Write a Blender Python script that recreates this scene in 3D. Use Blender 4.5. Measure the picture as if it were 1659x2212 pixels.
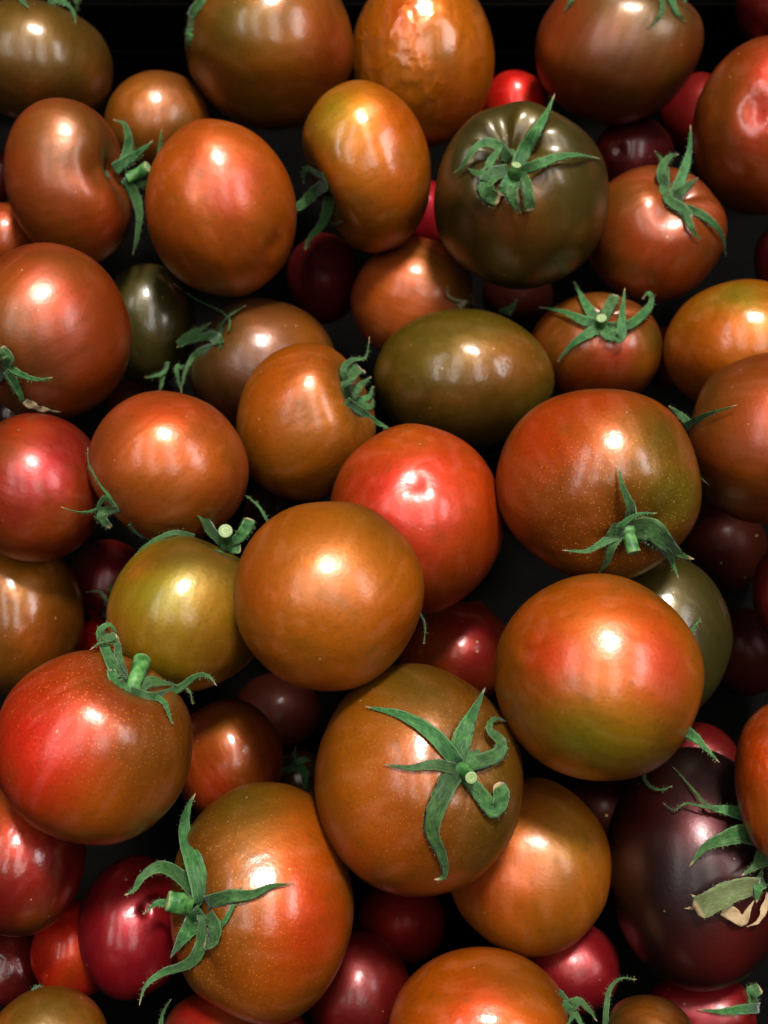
import bpy, math, random
import numpy as np
from mathutils import Vector, Matrix

# ------------------------------------------------------------------ clear
for o in list(bpy.data.objects):
    bpy.data.objects.remove(o, do_unlink=True)
scene = bpy.context.scene
COL = scene.collection
R = math.radians

# ------------------------------------------------------------------ camera
PITCH = 68.0                      # degrees below the horizon
DIST = 0.431                       # metres from lens to the middle of the heap
VFOV = 44.0
cam_d = bpy.data.cameras.new('camera')
cam_d.sensor_fit = 'VERTICAL'
cam_d.sensor_height = 24.0
cam_d.lens = 12.0 / math.tan(R(VFOV / 2))
cam_d.clip_start = 0.01
cam_d.clip_end = 50
cam = bpy.data.objects.new('camera', cam_d)
COL.objects.link(cam)
FWD = np.array([0, math.cos(R(PITCH)), -math.sin(R(PITCH))])
UP = np.array([0, math.sin(R(PITCH)), math.cos(R(PITCH))])
RIGHT = np.array([1.0, 0, 0])
CAM = -FWD * DIST
cam.location = CAM
cam.rotation_euler = (R(90 - PITCH), 0, 0)
cam_d.dof.use_dof = True
cam_d.dof.focus_distance = 0.395
cam_d.dof.aperture_fstop = 9.0
scene.camera = cam

# ------------------------------------------------------------------ world, lamps, exposure
world = bpy.data.worlds.new('World')
scene.world = world
world.use_nodes = True
bg = world.node_tree.nodes['Background']
bg.inputs['Color'].default_value = (0.80, 0.90, 1.0, 1)
bg.inputs['Strength'].default_value = 0.012

def area_lamp(name, cdir, dist, size, power, color=(1, 1, 1), sizey=None, shape='RECTANGLE'):
    """A lamp of the market hall: cdir is its direction from the heap as (right, up, towards viewer)."""
    d = np.array(cdir, float); d /= np.linalg.norm(d)
    w = RIGHT * d[0] + UP * d[1] - FWD * d[2]
    l = bpy.data.lights.new(name, 'AREA')
    if sizey:
        l.shape = shape; l.size = size; l.size_y = sizey
    else:
        l.shape = 'DISK'; l.size = size
    l.energy = power; l.color = color
    o = bpy.data.objects.new(name, l)
    COL.objects.link(o)
    o.location = w * dist
    yv = UP - w * (UP @ w); yv /= np.linalg.norm(yv)          # long side runs away from the viewer
    xv = np.cross(yv, w)
    o.rotation_euler = Matrix([[xv[i], yv[i], w[i]] for i in range(3)]).to_euler()
    return o

def spot_lamp(name, cdir, dist, radius, power, cone, aim, color):
    d = np.array(cdir, float); d /= np.linalg.norm(d)
    w = RIGHT * d[0] + UP * d[1] - FWD * d[2]
    l = bpy.data.lights.new(name, 'SPOT')
    l.energy = power; l.color = color; l.shadow_soft_size = radius
    l.spot_size = R(cone); l.spot_blend = 1.0
    o = bpy.data.objects.new(name, l)
    COL.objects.link(o)
    o.location = w * dist
    o.rotation_euler = (Vector(aim) - Vector(w * dist)).to_track_quat('-Z', 'Y').to_euler()

spot_lamp('ceiling_spotlight', (0.10, 0.66, 0.74), 3.0, 0.66, 3150.0, 12.6, (0.005, -0.035, 0), (1.0, 0.97, 0.93))
area_lamp('ceiling_tube', (-0.50, 0.26, 0.82), 2.6, 0.16, 9.0, (1.0, 0.95, 0.92), 1.9)
area_lamp('ceiling_panel', (-0.20, 0.22, 0.95), 2.6, 0.30, 8.5, (1.0, 0.96, 0.91), 2.1)
area_lamp('ceiling_panel', (0.20, 0.18, 0.96), 2.6, 0.50, 12.5, (1.0, 0.96, 0.91), 1.9)
area_lamp('hall_window', (0.64, 0.26, 0.72), 2.6, 0.40, 14.0, (1.0, 0.93, 0.93), 1.3)

scene.view_settings.view_transform = 'Standard'
scene.view_settings.look = 'None'
scene.view_settings.exposure = 0.0
scene.view_settings.gamma = 1.0
scene.view_settings.use_curve_mapping = False
scene.render.engine = 'CYCLES'
scene.cycles.use_denoising = True
scene.cycles.max_bounces = 4
scene.cycles.diffuse_bounces = 0
scene.cycles.glossy_bounces = 1
scene.cycles.sample_clamp_indirect = 0.12
scene.cycles.caustics_reflective = False
scene.cycles.caustics_refractive = False
scene.cycles.adaptive_threshold = 0.02

# ------------------------------------------------------------------ image <-> place
PW, PH = 1659.0, 2212.0           # the units the heap was measured in
FPX = (PH / 2) / math.tan(R(VFOV / 2))

def ray(u, v):
    d = FWD * FPX + RIGHT * (u - PW / 2) - UP * (v - PH / 2)
    return d / np.linalg.norm(d)

def srgb(r, g, b):
    f = lambda c: ((c / 255 + 0.055) / 1.055) ** 2.4 if c > 10 else c / 255 / 12.92
    return (f(r), f(g), f(b))

# ------------------------------------------------------------------ materials
def new_mat(name):
    m = bpy.data.materials.new(name)
    m.use_nodes = True
    nt = m.node_tree
    return m, nt, nt.nodes, nt.links, nt.nodes['Principled BSDF']

def N(nodes, kind, **kw):
    n = nodes.new(kind)
    for k, v in kw.items():
        if k.startswith('i_'):
            n.inputs[k[2:].replace('_', ' ')].default_value = v
        else:
            setattr(n, k, v)
    return n

def maprange(nodes, links, src, a, b, c=0.0, d=1.0, smooth=True):
    n = nodes.new('ShaderNodeMapRange')
    n.interpolation_type = 'SMOOTHSTEP' if smooth else 'LINEAR'
    n.clamp = True
    for i, v in zip(('From Min', 'From Max', 'To Min', 'To Max'), (a, b, c, d)):
        n.inputs[i].default_value = v
    links.new(src, n.inputs['Value'])
    return n.outputs['Result']

def mix(nodes, links, fac, A, B, blend='MIX'):
    n = nodes.new('ShaderNodeMix')
    n.data_type = 'RGBA'; n.blend_type = blend
    for s, v in ((n.inputs['Factor'], fac), (n.inputs[6], A), (n.inputs[7], B)):
        if isinstance(v, bpy.types.NodeSocket):
            links.new(v, s)
        elif isinstance(v, (tuple, list)):
            s.default_value = tuple(v) + (1,) * (4 - len(v))
        else:
            s.default_value = v
    return n.outputs[2]

def math_n(nodes, links, op, a, b=None):
    n = nodes.new('ShaderNodeMath'); n.operation = op
    for s, v in zip(n.inputs, (a, b)):
        if v is None: continue
        if isinstance(v, bpy.types.NodeSocket): links.new(v, s)
        else: s.default_value = v
    return n.outputs[0]

def skin_material(name, wrinkle=0.0, rough=0.49, streak=1.0, coat=1.0, satin=0.54):
    m, nt, nd, lk, bs = new_mat(name)
    col = N(nd, 'ShaderNodeAttribute', attribute_name='ripeness').outputs['Color']
    mer = N(nd, 'ShaderNodeAttribute', attribute_name='meridian').outputs['Vector']
    spk = N(nd, 'ShaderNodeAttribute', attribute_name='speckle').outputs['Fac']
    tc = N(nd, 'ShaderNodeTexCoord').outputs['Object']
    rnd = N(nd, 'ShaderNodeObjectInfo').outputs['Random']
    off = N(nd, 'ShaderNodeVectorMath', operation='ADD')
    lk.new(tc, off.inputs[0])
    cx = N(nd, 'ShaderNodeCombineXYZ'); lk.new(rnd, cx.inputs[0]); lk.new(rnd, cx.inputs[1])
    lk.new(cx.outputs[0], off.inputs[1])
    P = off.outputs[0]
    moff = N(nd, 'ShaderNodeVectorMath', operation='ADD')
    sc = N(nd, 'ShaderNodeVectorMath', operation='SCALE'); lk.new(cx.outputs[0], sc.inputs[0]); sc.inputs['Scale'].default_value = 7
    lk.new(mer, moff.inputs[0]); lk.new(sc.outputs[0], moff.inputs[1])
    M = moff.outputs[0]
    # pale and dark meridional streaks
    st = N(nd, 'ShaderNodeTexNoise', i_Scale=5.5, i_Detail=1.0, i_Roughness=0.5); lk.new(M, st.inputs['Vector'])
    stf = st.outputs['Fac']
    lhs = N(nd, 'ShaderNodeHueSaturation', i_Value=1.75, i_Saturation=0.88); lk.new(col, lhs.inputs['Color']); light = lhs.outputs[0]
    c = mix(nd, lk, maprange(nd, lk, stf, 0.50, 0.74, 0, 0.18 * streak), col, light)
    hsv = N(nd, 'ShaderNodeHueSaturation', i_Value=0.62); lk.new(c, hsv.inputs['Color'])
    c = mix(nd, lk, maprange(nd, lk, stf, 0.48, 0.28, 0, 0.20 * streak), c, hsv.outputs[0])
    # cloudy mottling in the flesh
    n1 = N(nd, 'ShaderNodeTexNoise', i_Scale=95.0, i_Detail=2.5, i_Roughness=0.62); lk.new(P, n1.inputs['Vector'])
    hs2 = N(nd, 'ShaderNodeHueSaturation', i_Value=0.60, i_Saturation=1.05); lk.new(c, hs2.inputs['Color'])
    hs2.inputs['Hue'].default_value = 0.512
    c = mix(nd, lk, maprange(nd, lk, n1.outputs['Fac'], 0.50, 0.72, 0, 0.55), c, hs2.outputs[0])
    hs3 = N(nd, 'ShaderNodeHueSaturation', i_Value=1.30, i_Saturation=1.0); lk.new(c, hs3.inputs['Color'])
    c = mix(nd, lk, maprange(nd, lk, n1.outputs['Fac'], 0.46, 0.28, 0, 0.5), c, hs3.outputs[0])
    # fine grain
    n2 = N(nd, 'ShaderNodeTexNoise', i_Scale=760.0, i_Detail=1.0); lk.new(P, n2.inputs['Vector'])
    hs4 = N(nd, 'ShaderNodeHueSaturation', i_Value=0.72); lk.new(c, hs4.inputs['Color'])
    c = mix(nd, lk, maprange(nd, lk, n2.outputs['Fac'], 0.5, 0.75, 0, 0.5), c, hs4.outputs[0])
    # fine yellow freckles round the stem
    v1 = N(nd, 'ShaderNodeTexVoronoi', i_Scale=1050.0); lk.new(P, v1.inputs['Vector'])
    dots = maprange(nd, lk, v1.outputs['Distance'], 0.34, 0.20)
    sepc = N(nd, 'ShaderNodeSeparateColor'); lk.new(v1.outputs['Color'], sepc.inputs[0])
    keep = maprange(nd, lk, sepc.outputs[0], 0.30, 0.75)
    f = math_n(nd, lk, 'MULTIPLY', math_n(nd, lk, 'MULTIPLY', dots, keep), spk)
    hsf = N(nd, 'ShaderNodeHueSaturation', i_Value=2.4, i_Saturation=0.95, i_Hue=0.515); lk.new(c, hsf.inputs['Color'])
    c = mix(nd, lk, f, c, hsf.outputs[0])
    # scattered dust specks, pale
    v2 = N(nd, 'ShaderNodeTexVoronoi', i_Scale=260.0); lk.new(P, v2.inputs['Vector'])
    sp2 = N(nd, 'ShaderNodeSeparateColor'); lk.new(v2.outputs['Color'], sp2.inputs[0])
    size2 = maprange(nd, lk, sp2.outputs[0], 0.45, 1.0, 0.02, 0.15, False)
    d2 = maprange(nd, lk, math_n(nd, lk, 'DIVIDE', v2.outputs['Distance'], size2), 1.0, 0.6)
    f2 = math_n(nd, lk, 'MULTIPLY', d2, maprange(nd, lk, sp2.outputs[1], 0.5, 0.9, 0, 0.75))
    c = mix(nd, lk, f2, c, (0.70, 0.46, 0.22))
    lk.new(c, bs.inputs['Base Color'])
    bs.inputs['Roughness'].default_value = rough
    bs.inputs['Specular IOR Level'].default_value = 0.22 if coat > .2 else 0.06
    bs.inputs['Metallic'].default_value = satin          # coloured satin sheen of the skin, added so centres brighten and limbs darken
    bs.inputs["Coat Weight"].default_value = coat
    lk.new(maprange(nd, lk, rnd, 0, 1, 0.20, 0.32, False), bs.inputs['Coat Roughness'])      # some waxy, some duller
    bs.inputs['Coat IOR'].default_value = 1.68
    rr = maprange(nd, lk, n1.outputs['Fac'], 0.35, 0.7, rough - 0.05, rough + 0.08)
    lk.new(rr, bs.inputs['Roughness'])
    # relief: faint ribs along the meridians, skin grain, raised specks
    b1 = N(nd, 'ShaderNodeBump', i_Strength=0.17 * streak, i_Distance=0.0012); lk.new(stf, b1.inputs['Height'])
    b2 = N(nd, 'ShaderNodeBump', i_Strength=0.09, i_Distance=0.0005); lk.new(n2.outputs['Fac'], b2.inputs['Height']); lk.new(b1.outputs[0], b2.inputs['Normal'])
    last = b2.outputs[0]
    if wrinkle:
        dn = N(nd, 'ShaderNodeTexNoise', i_Scale=60.0, i_Detail=2.0); lk.new(P, dn.inputs['Vector'])
        ds = N(nd, 'ShaderNodeVectorMath', operation='SCALE'); lk.new(dn.outputs['Color'], ds.inputs[0]); ds.inputs['Scale'].default_value = 0.022
        da = N(nd, 'ShaderNodeVectorMath', operation='ADD'); lk.new(P, da.inputs[0]); lk.new(ds.outputs[0], da.inputs[1])
        vw = N(nd, 'ShaderNodeTexVoronoi', i_Scale=130.0, feature='F1'); lk.new(da.outputs[0], vw.inputs['Vector'])
        wn = N(nd, 'ShaderNodeTexNoise', i_Scale=45.0); lk.new(P, wn.inputs['Vector'])
        wh = math_n(nd, lk, 'MULTIPLY', vw.outputs['Distance'], maprange(nd, lk, wn.outputs['Fac'], 0.38, 0.6))
        bw = N(nd, 'ShaderNodeBump', i_Strength=wrinkle, i_Distance=0.0022)
        lk.new(wh, bw.inputs['Height']); lk.new(last, bw.inputs['Normal']); last = bw.outputs[0]
    lk.new(last, bs.inputs['Normal'])
    lk.new(last, bs.inputs['Coat Normal'])
    return m

SKIN = skin_material('tomato_skin')
SKIN_SMOOTH = skin_material('tomato_skin_smooth', streak=0.45, rough=0.46, coat=0.6)
SKIN_DULL = skin_material('tomato_skin_dull', streak=0.5, rough=0.55, coat=0.05, satin=0.3)
SKIN_WRINKLED = skin_material('tomato_skin_wrinkled', wrinkle=0.36, rough=0.42)

def leaf_material():
    m, nt, nd, lk, bs = new_mat('sepal_green')
    at = N(nd, 'ShaderNodeAttribute', attribute_name='leaf')
    sep = N(nd, 'ShaderNodeSeparateXYZ'); lk.new(at.outputs['Vector'], sep.inputs[0])
    s, t, dry = sep.outputs[0], sep.outputs[1], sep.outputs[2]
    tc = N(nd, 'ShaderNodeTexCoord').outputs['Object']
    n1 = N(nd, 'ShaderNodeTexNoise', i_Scale=420.0, i_Detail=4.0, i_Roughness=0.7); lk.new(tc, n1.inputs['Vector'])
    # lengthwise fibres
    cmb = N(nd, 'ShaderNodeCombineXYZ'); lk.new(math_n(nd, lk, 'MULTIPLY', s, 5.0), cmb.inputs[0]); lk.new(math_n(nd, lk, 'MULTIPLY', t, 4.0), cmb.inputs[1])
    n2 = N(nd, 'ShaderNodeTexNoise', i_Scale=2.2, i_Detail=4.0); lk.new(cmb.outputs[0], n2.inputs['Vector'])
    c = mix(nd, lk, maprange(nd, lk, n1.outputs['Fac'], 0.28, 0.78), (0.018, 0.080, 0.018), (0.078, 0.22, 0.050))
    c = mix(nd, lk, maprange(nd, lk, n2.outputs['Fac'], 0.48, 0.74, 0, 0.6), c, (0.22, 0.38, 0.12))
    c = mix(nd, lk, maprange(nd, lk, n2.outputs['Fac'], 0.47, 0.30, 0, 0.55), c, (0.010, 0.055, 0.018))
    mid = maprange(nd, lk, math_n(nd, lk, 'ABSOLUTE', t), 0.16, 0.05, 0, 0.5)
    c = mix(nd, lk, mid, c, (0.030, 0.13, 0.035))
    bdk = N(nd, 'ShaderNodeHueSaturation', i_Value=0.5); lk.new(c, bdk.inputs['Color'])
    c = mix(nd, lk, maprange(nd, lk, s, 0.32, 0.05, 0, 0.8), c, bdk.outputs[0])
    edge = maprange(nd, lk, math_n(nd, lk, 'ABSOLUTE', t), 0.72, 1.0, 0, 0.5)
    c = mix(nd, lk, edge, c, (0.17, 0.34, 0.12))
    rnd = N(nd, 'ShaderNodeObjectInfo').outputs['Random']
    hsv = N(nd, 'ShaderNodeHueSaturation'); lk.new(c, hsv.inputs['Color'])
    lk.new(maprange(nd, lk, rnd, 0, 1, 0.485, 0.515, False), hsv.inputs['Hue'])
    lk.new(maprange(nd, lk, rnd, 0, 1, 0.7, 1.15, False), hsv.inputs['Value'])
    c = hsv.outputs[0]
    tip = math_n(nd, lk, 'MULTIPLY', maprange(nd, lk, math_n(nd, lk, 'ADD', s, math_n(nd, lk, 'MULTIPLY', n1.outputs['Fac'], 0.06)), 0.93, 1.0), 0.95)
    c = mix(nd, lk, tip, c, (0.50, 0.33, 0.17))
    c = mix(nd, lk, dry, c, mix(nd, lk, n1.outputs['Fac'], (0.62, 0.44, 0.24), (0.30, 0.20, 0.10)))
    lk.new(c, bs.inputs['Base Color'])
    bs.inputs['Roughness'].default_value = 0.62
    bs.inputs['Specular IOR Level'].default_value = 0.30
    bs.inputs['Sheen Weight'].default_value = 0.25
    bs.inputs['Sheen Roughness'].default_value = 0.4
    b = N(nd, 'ShaderNodeBump', i_Strength=0.3, i_Distance=0.0004)
    lk.new(math_n(nd, lk, 'ADD', n1.outputs['Fac'], n2.outputs['Fac']), b.inputs['Height'])
    lk.new(b.outputs[0], bs.inputs['Normal'])
    return m
LEAF = leaf_material()

def stem_material():
    m, nt, nd, lk, bs = new_mat('stem_green')
    tc = N(nd, 'ShaderNodeTexCoord').outputs['Object']
    n1 = N(nd, 'ShaderNodeTexNoise', i_Scale=300.0, i_Detail=4.0); lk.new(tc, n1.inputs['Vector'])
    c = mix(nd, lk, maprange(nd, lk, n1.outputs['Fac'], 0.35, 0.68), (0.030, 0.14, 0.028), (0.16, 0.40, 0.10))
    lk.new(c, bs.inputs['Base Color'])
    bs.inputs['Roughness'].default_value = 0.5
    b = N(nd, 'ShaderNodeBump', i_Strength=0.4, i_Distance=0.0004); lk.new(n1.outputs['Fac'], b.inputs['Height']); lk.new(b.outputs[0], bs.inputs['Normal'])
    return m
STEM = stem_material()

def cut_material():
    m, nt, nd, lk, bs = new_mat('stem_cut')
    at = N(nd, 'ShaderNodeAttribute', attribute_name='leaf')
    sep = N(nd, 'ShaderNodeSeparateXYZ'); lk.new(at.outputs['Vector'], sep.inputs[0])
    r = sep.outputs[0]
    rp = N(nd, 'ShaderNodeValToRGB'); lk.new(r, rp.inputs[0])
    e = rp.color_ramp.elements
    e[0].position = 0.0; e[0].color = (0.26, 0.40, 0.13, 1)
    e[1].position = 1.0; e[1].color = (0.22, 0.34, 0.11, 1)
    for p, cc in ((0.34, (0.28, 0.42, 0.14, 1)), (0.46, (0.52, 0.60, 0.30, 1)), (0.60, (0.18, 0.32, 0.09, 1)), (0.85, (0.48, 0.56, 0.28, 1))):
        x = e.new(p); x.color = cc
    tc = N(nd, 'ShaderNodeTexCoord').outputs['Object']
    n1 = N(nd, 'ShaderNodeTexNoise', i_Scale=700.0, i_Detail=3.0); lk.new(tc, n1.inputs['Vector'])
    c = mix(nd, lk, maprange(nd, lk, n1.outputs['Fac'], 0.45, 0.7, 0, 0.5), rp.outputs[0], (0.20, 0.28, 0.09))
    lk.new(c, bs.inputs['Base Color'])
    bs.inputs['Roughness'].default_value = 0.55
    return m
CUT = cut_material()

def wood_material():
    m, nt, nd, lk, bs = new_mat('shade_dark_crate_wood')
    tc = N(nd, 'ShaderNodeTexCoord').outputs['Object']
    mp = N(nd, 'ShaderNodeMapping'); mp.inputs['Scale'].default_value = (6, 160, 160); lk.new(tc, mp.inputs['Vector'])
    n1 = N(nd, 'ShaderNodeTexNoise', i_Scale=1.0, i_Detail=5.0, i_Roughness=0.6); lk.new(mp.outputs[0], n1.inputs['Vector'])
    c = mix(nd, lk, maprange(nd, lk, n1.outputs['Fac'], 0.35, 0.7), (0.0036, 0.0034, 0.0031), (0.0046, 0.0042, 0.0037))  # near black: dark wood with the gaps' shade put into its colour
    lk.new(c, bs.inputs['Base Color'])
    bs.inputs['Roughness'].default_value = 0.9; bs.inputs['Specular IOR Level'].default_value = 0.0
    b = N(nd, 'ShaderNodeBump', i_Strength=0.5, i_Distance=0.0006); lk.new(n1.outputs['Fac'], b.inputs['Height']); lk.new(b.outputs[0], bs.inputs['Normal'])
    return m
WOOD = wood_material()

# ------------------------------------------------------------------ object helpers
def link_mesh(name, verts, faces, mat, parent=None, attrs=None, loc=(0, 0, 0), smooth=True):
    me = bpy.data.meshes.new(name)
    me.from_pydata([tuple(map(float, v)) for v in verts], [], faces)
    if attrs:
        for an, (typ, data) in attrs.items():
            a = me.attributes.new(an, typ, 'POINT')
            key = {'FLOAT_COLOR': 'color', 'FLOAT_VECTOR': 'vector', 'FLOAT': 'value'}[typ]
            a.data.foreach_set(key, np.asarray(data, dtype=np.float32).ravel())
    me.materials.append(mat)
    if smooth:
        me.polygons.foreach_set('use_smooth', [True] * len(me.polygons))
    me.update()
    o = bpy.data.objects.new(name, me)
    COL.objects.link(o)
    o.location = loc
    if parent: o.parent = parent
    return o

# ------------------------------------------------------------------ what lies in the crate
# lit skin colours; SHADE has the darkness of the gaps put into it
ORANGE = srgb(216, 98, 6); BROWN = srgb(160, 86, 9); OLIVE = srgb(112, 88, 14); DOLIVE = srgb(74, 64, 19)
RED = srgb(234, 38, 10); REDOR = srgb(224, 74, 6); CRIM = srgb(142, 18, 26); PLUM = srgb(84, 18, 18)
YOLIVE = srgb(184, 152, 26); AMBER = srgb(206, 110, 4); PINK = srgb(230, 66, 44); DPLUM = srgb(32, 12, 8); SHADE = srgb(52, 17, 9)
BRED = srgb(168, 66, 8); DBROWN = srgb(94, 50, 14); DRED = srgb(112, 20, 16); BRIGHTRED = srgb(236, 30, 16)
GREEN = srgb(134, 132, 20)

TOM = []
def T(key, cx, cy, a, b, rot, rank, col, label, stem=None, dim=(0.22, 0.34), patches=(), dents=(), rib=0.0, spk=0.0,
      skin=None, lump=0.026, small=False, stemz=None, c=None):
    TOM.append(dict(key=key, cx=cx, cy=cy, a=a * 1.022, b=b * 1.022, rot=rot, rank=rank, col=col, label=label, stem=stem, dim=dim,
                    patches=patches, dents=dents, rib=rib, spk=spk, skin=skin, lump=lump, small=small, stemz=stemz, c=c))

# patches and dents: (u, v, angular width, ...) measured on the picture
T('1', 85, 140, 164, 132, 14, 1.9, srgb(116, 80, 16), 'olive brown tomato in the top left corner beside the dark crate board', stem=(120, 20, -0.4),
  patches=((210, 200, .6, DBROWN, .8), (40, 200, .6, DBROWN, .5)))
T('2', 584, 92, 175, 190, -6, 1.8, BROWN, 'large brown tomato with reddish right side at the top edge, left of the wrinkled one', stem=(430, 0, -.3),
  patches=((720, 130, .6, BRED, .9), (520, 40, .55, OLIVE, .9), (590, 180, .5, AMBER, .3)))
T('3', 912, 134, 150, 186, -8, 2.3, srgb(222, 114, 6), 'wrinkled orange tomato with puckered skin at the top edge', stem=(900, -80, -.2), skin='w',
  patches=((860, 130, .45, AMBER, .9), (870, 30, .35, REDOR, .6), (980, 250, .6, BRED, .8)), lump=.03)
T('4', 793, 362, 134, 182, -14, 1.2, AMBER, 'kidney shaped amber tomato with a notch on its left and two hanging green sepals', stem=(672, 432, .25), dim=(.36, .42),
  patches=((720, 240, .5, YOLIVE, .75), (860, 250, .5, ORANGE, .9), (800, 480, .6, BROWN, .7), (880, 420, .4, ORANGE, .5)), dents=((688, 470, .10, .45),))
T('5', 342, 262, 114, 108, 0, 2.6, BROWN, 'small brown tomato tucked below the big brown one in the upper left', stem=(330, 400, -.4),
  patches=((300, 220, .5, AMBER, .5), (400, 190, .5, DBROWN, .5)))
T('6', 152, 397, 130, 180, -14, 1.1, BRED, 'kidney shaped reddish brown tomato with a deep crease, upper left', stem=(262, 372, .35), dim=(.34, .38),
  patches=((130, 280, .6, BROWN, .9), (230, 480, .45, REDOR, .6), (70, 420, .4, BRED, .6), (130, 500, .5, BROWN, .6)), dents=((212, 364, .16, .26), (250, 350, .06, .35), (160, 372, .04, .2)))
T('7', 476, 452, 157, 186, -6, 1.0, ORANGE, 'orange red tomato with a pink blush and a small dimple at its lower right', stem=(590, 600, -.6),
  patches=((505, 400, .36, PINK, .8), (450, 330, .4, REDOR, .7), (480, 300, .5, ORANGE, .7), (400, 560, .5, BROWN, .7), (520, 580, .5, BROWN, .6)),
  dents=((590, 530, .05, .16),))
T('8', 12, 522, 78, 84, 0, 2.1, BRED, 'small brown tomato cut by the left edge below the creased one', stem=(-40, 560, -.5), small=True)
T('9', -14, 380, 40, 60, 0, 3.2, PLUM, 'sliver of a dark plum tomato at the left edge beside the creased one', small=True)
T('10', 1122, 424, 186, 196, 0, 1.2, DOLIVE, 'dark olive green tomato wearing a tall curled star of green sepals, upper right', stem=(1108, 375, .8), dim=(.30, .33),
  patches=((1110, 420, .34, BROWN, .8), (1120, 265, .35, OLIVE, .5), (1240, 440, .5, OLIVE, .5), (1000, 500, .5, DOLIVE, .6)), rib=.035)
T('11', 1112, 232, 70, 82, 0, 3.2, BRIGHTRED, 'small bright red cherry tomato wedged behind the dark olive one', skin='s', small=True)
T('12', 1334, 106, 177, 158, 0, 2.0, BRED, 'large purplish brown tomato at the top edge, right of the bright red cherry tomato', stem=(1400, -25, .2), dim=(.2, .4),
  patches=((1420, 60, .55, OLIVE, .8), (1260, 70, .4, PLUM, .35), (1330, 200, .7, DBROWN, .7), (1300, 20, .4, OLIVE, .5)), rib=.012)
T('13', 1660, 276, 160, 198, 6, 1.5, BRED, 'big pink and brown tomato cut by the right edge near the top', stem=(1790, 330, -.7),
  patches=((1655, 170, .34, PINK, .95), (1640, 260, .32, PINK, .9), (1560, 190, .4, BROWN, .7), (1580, 400, .6, DBROWN, .6)),
  dents=((1628, 238, .07, .20),))
T('14', 1684, 15, 96, 98, 0, 2.6, DRED, 'dark red brown tomato in the top right corner', small=True)
T('15', 1414, 508, 146, 144, 10, 1.8, BRED, 'notched red brown tomato with dark trailing sepals, upper right', stem=(1465, 425, .55), dim=(.32, .40), rib=.02,
  patches=((1330, 430, .45, BROWN, .8), (1480, 560, .5, BRED, .5), (1400, 530, .35, REDOR, .4)), dents=((1440, 470, .06, .22),), spk=.3)
T('16', 1368, 338, 86, 84, 0, 3.1, PLUM, 'dark plum tomato in the gap above the notched red brown one', dents=((1336, 324, .10, .14),), skin='s', small=True)
T('17', 103, 718, 174, 184, -4, 0.8, BRED, 'large red brown tomato at the left edge with sepals at its lower left', stem=(0, 795, .35),
  patches=((60, 800, .6, DBROWN, .7), (110, 640, .4, REDOR, .7), (30, 690, .35, BROWN, .7), (230, 720, .4, BRED, .6)), spk=.35)
T('18', 320, 700, 103, 130, 0, 2.9, DOLIVE, 'dark olive tomato half hidden behind the large one at the left', stem=(320, 560, -.5),
  patches=((350, 780, .7, DOLIVE, .5),), small=True)
T('19', 697, 604, 78, 96, 0, 3.4, PLUM, 'dark plum tomato deep in the gap below the amber kidney shaped one', skin='s', small=True, dents=((705, 575, .05, .2),))
T('20', 893, 650, 132, 130, 0, 2.9, srgb(186, 84, 30), 'orange tomato with pale withered sepal curls behind the wide olive one', stem=(1005, 690, .1), dim=(.15, .3),
  patches=((960, 560, .5, BROWN, .7), (850, 640, .5, ORANGE, .6)))
T('21', 998, 816, 193, 150, 4, 2.0, OLIVE, 'wide olive brown tomato without sepals in the middle of the heap', stem=(960, 930, -.6),
  patches=((900, 880, .6, DBROWN, .5), (1100, 790, .5, BROWN, .6), (1040, 900, .6, DBROWN, .6), (880, 780, .45, OLIVE, .9)), spk=.4)
T('22', 572, 800, 156, 152, 20, 2.5, DBROWN, 'dark brown tomato with long thin sepals, behind the notched orange one', stem=(476, 738, .3), dim=(.28, .34),
  patches=((600, 700, .5, BROWN, .6), (470, 860, .5, DRED, .5)), spk=.7)
T('23', 660, 916, 150, 166, 14, 1.6, AMBER, 'notched orange brown tomato with sepals on its right side, centre left', stem=(768, 850, .38), dim=(.36, .40),
  patches=((600, 830, .55, ORANGE, .8), (720, 960, .45, BROWN, .8), (620, 1000, .6, BROWN, .7), (690, 780, .35, ORANGE, .9)), spk=.35)
T('24', 1288, 752, 141, 118, 0, 2.5, BRED, 'small brown tomato with a neat upright star of sepals, right of centre', stem=(1302, 698, .7), dim=(.16, .34),
  patches=((1200, 740, .5, BROWN, .9), (1400, 740, .45, OLIVE, .8), (1330, 760, .3, PINK, .6), (1240, 660, .4, BROWN, .7)), rib=.012, spk=.3)
T('25', 1602, 748, 168, 142, 0, 2.0, AMBER, 'orange tomato with an olive top at the right edge', stem=(1700, 850, -.6),
  patches=((1590, 640, .5, GREEN, .75), (1500, 800, .5, BRED, .8), (1560, 720, .4, ORANGE, .8)))
T('26', 1658, 948, 182, 180, 0, 1.0, BRED, 'red brown tomato at the right edge with one dark sepal pointing across it', stem=(1478, 905, -.1), dim=(.2, .3),
  patches=((1560, 860, .5, BROWN, .8), (1650, 900, .35, REDOR, .6), (1600, 1060, .6, DBROWN, .5)))
T('27', 1297, 1042, 212, 200, 0, 0.4, BROWN, 'large freckled tomato, red left and olive right, its sepals hanging low', stem=(1362, 1150, .7), dim=(.20, .42),
  patches=((1160, 960, .62, REDOR, .95), (1290, 870, .5, REDOR, .85), (1420, 950, .45, OLIVE, .95), (1450, 1080, .4, GREEN, .6), (1180, 1150, .5, BRED, .7), (1470, 860, .25, REDOR, .8)),
  dents=((1130, 890, -.05, .45), (1470, 890, -.05, .45), (1300, 850, .03, .4)), rib=.012, spk=1.0)
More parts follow.
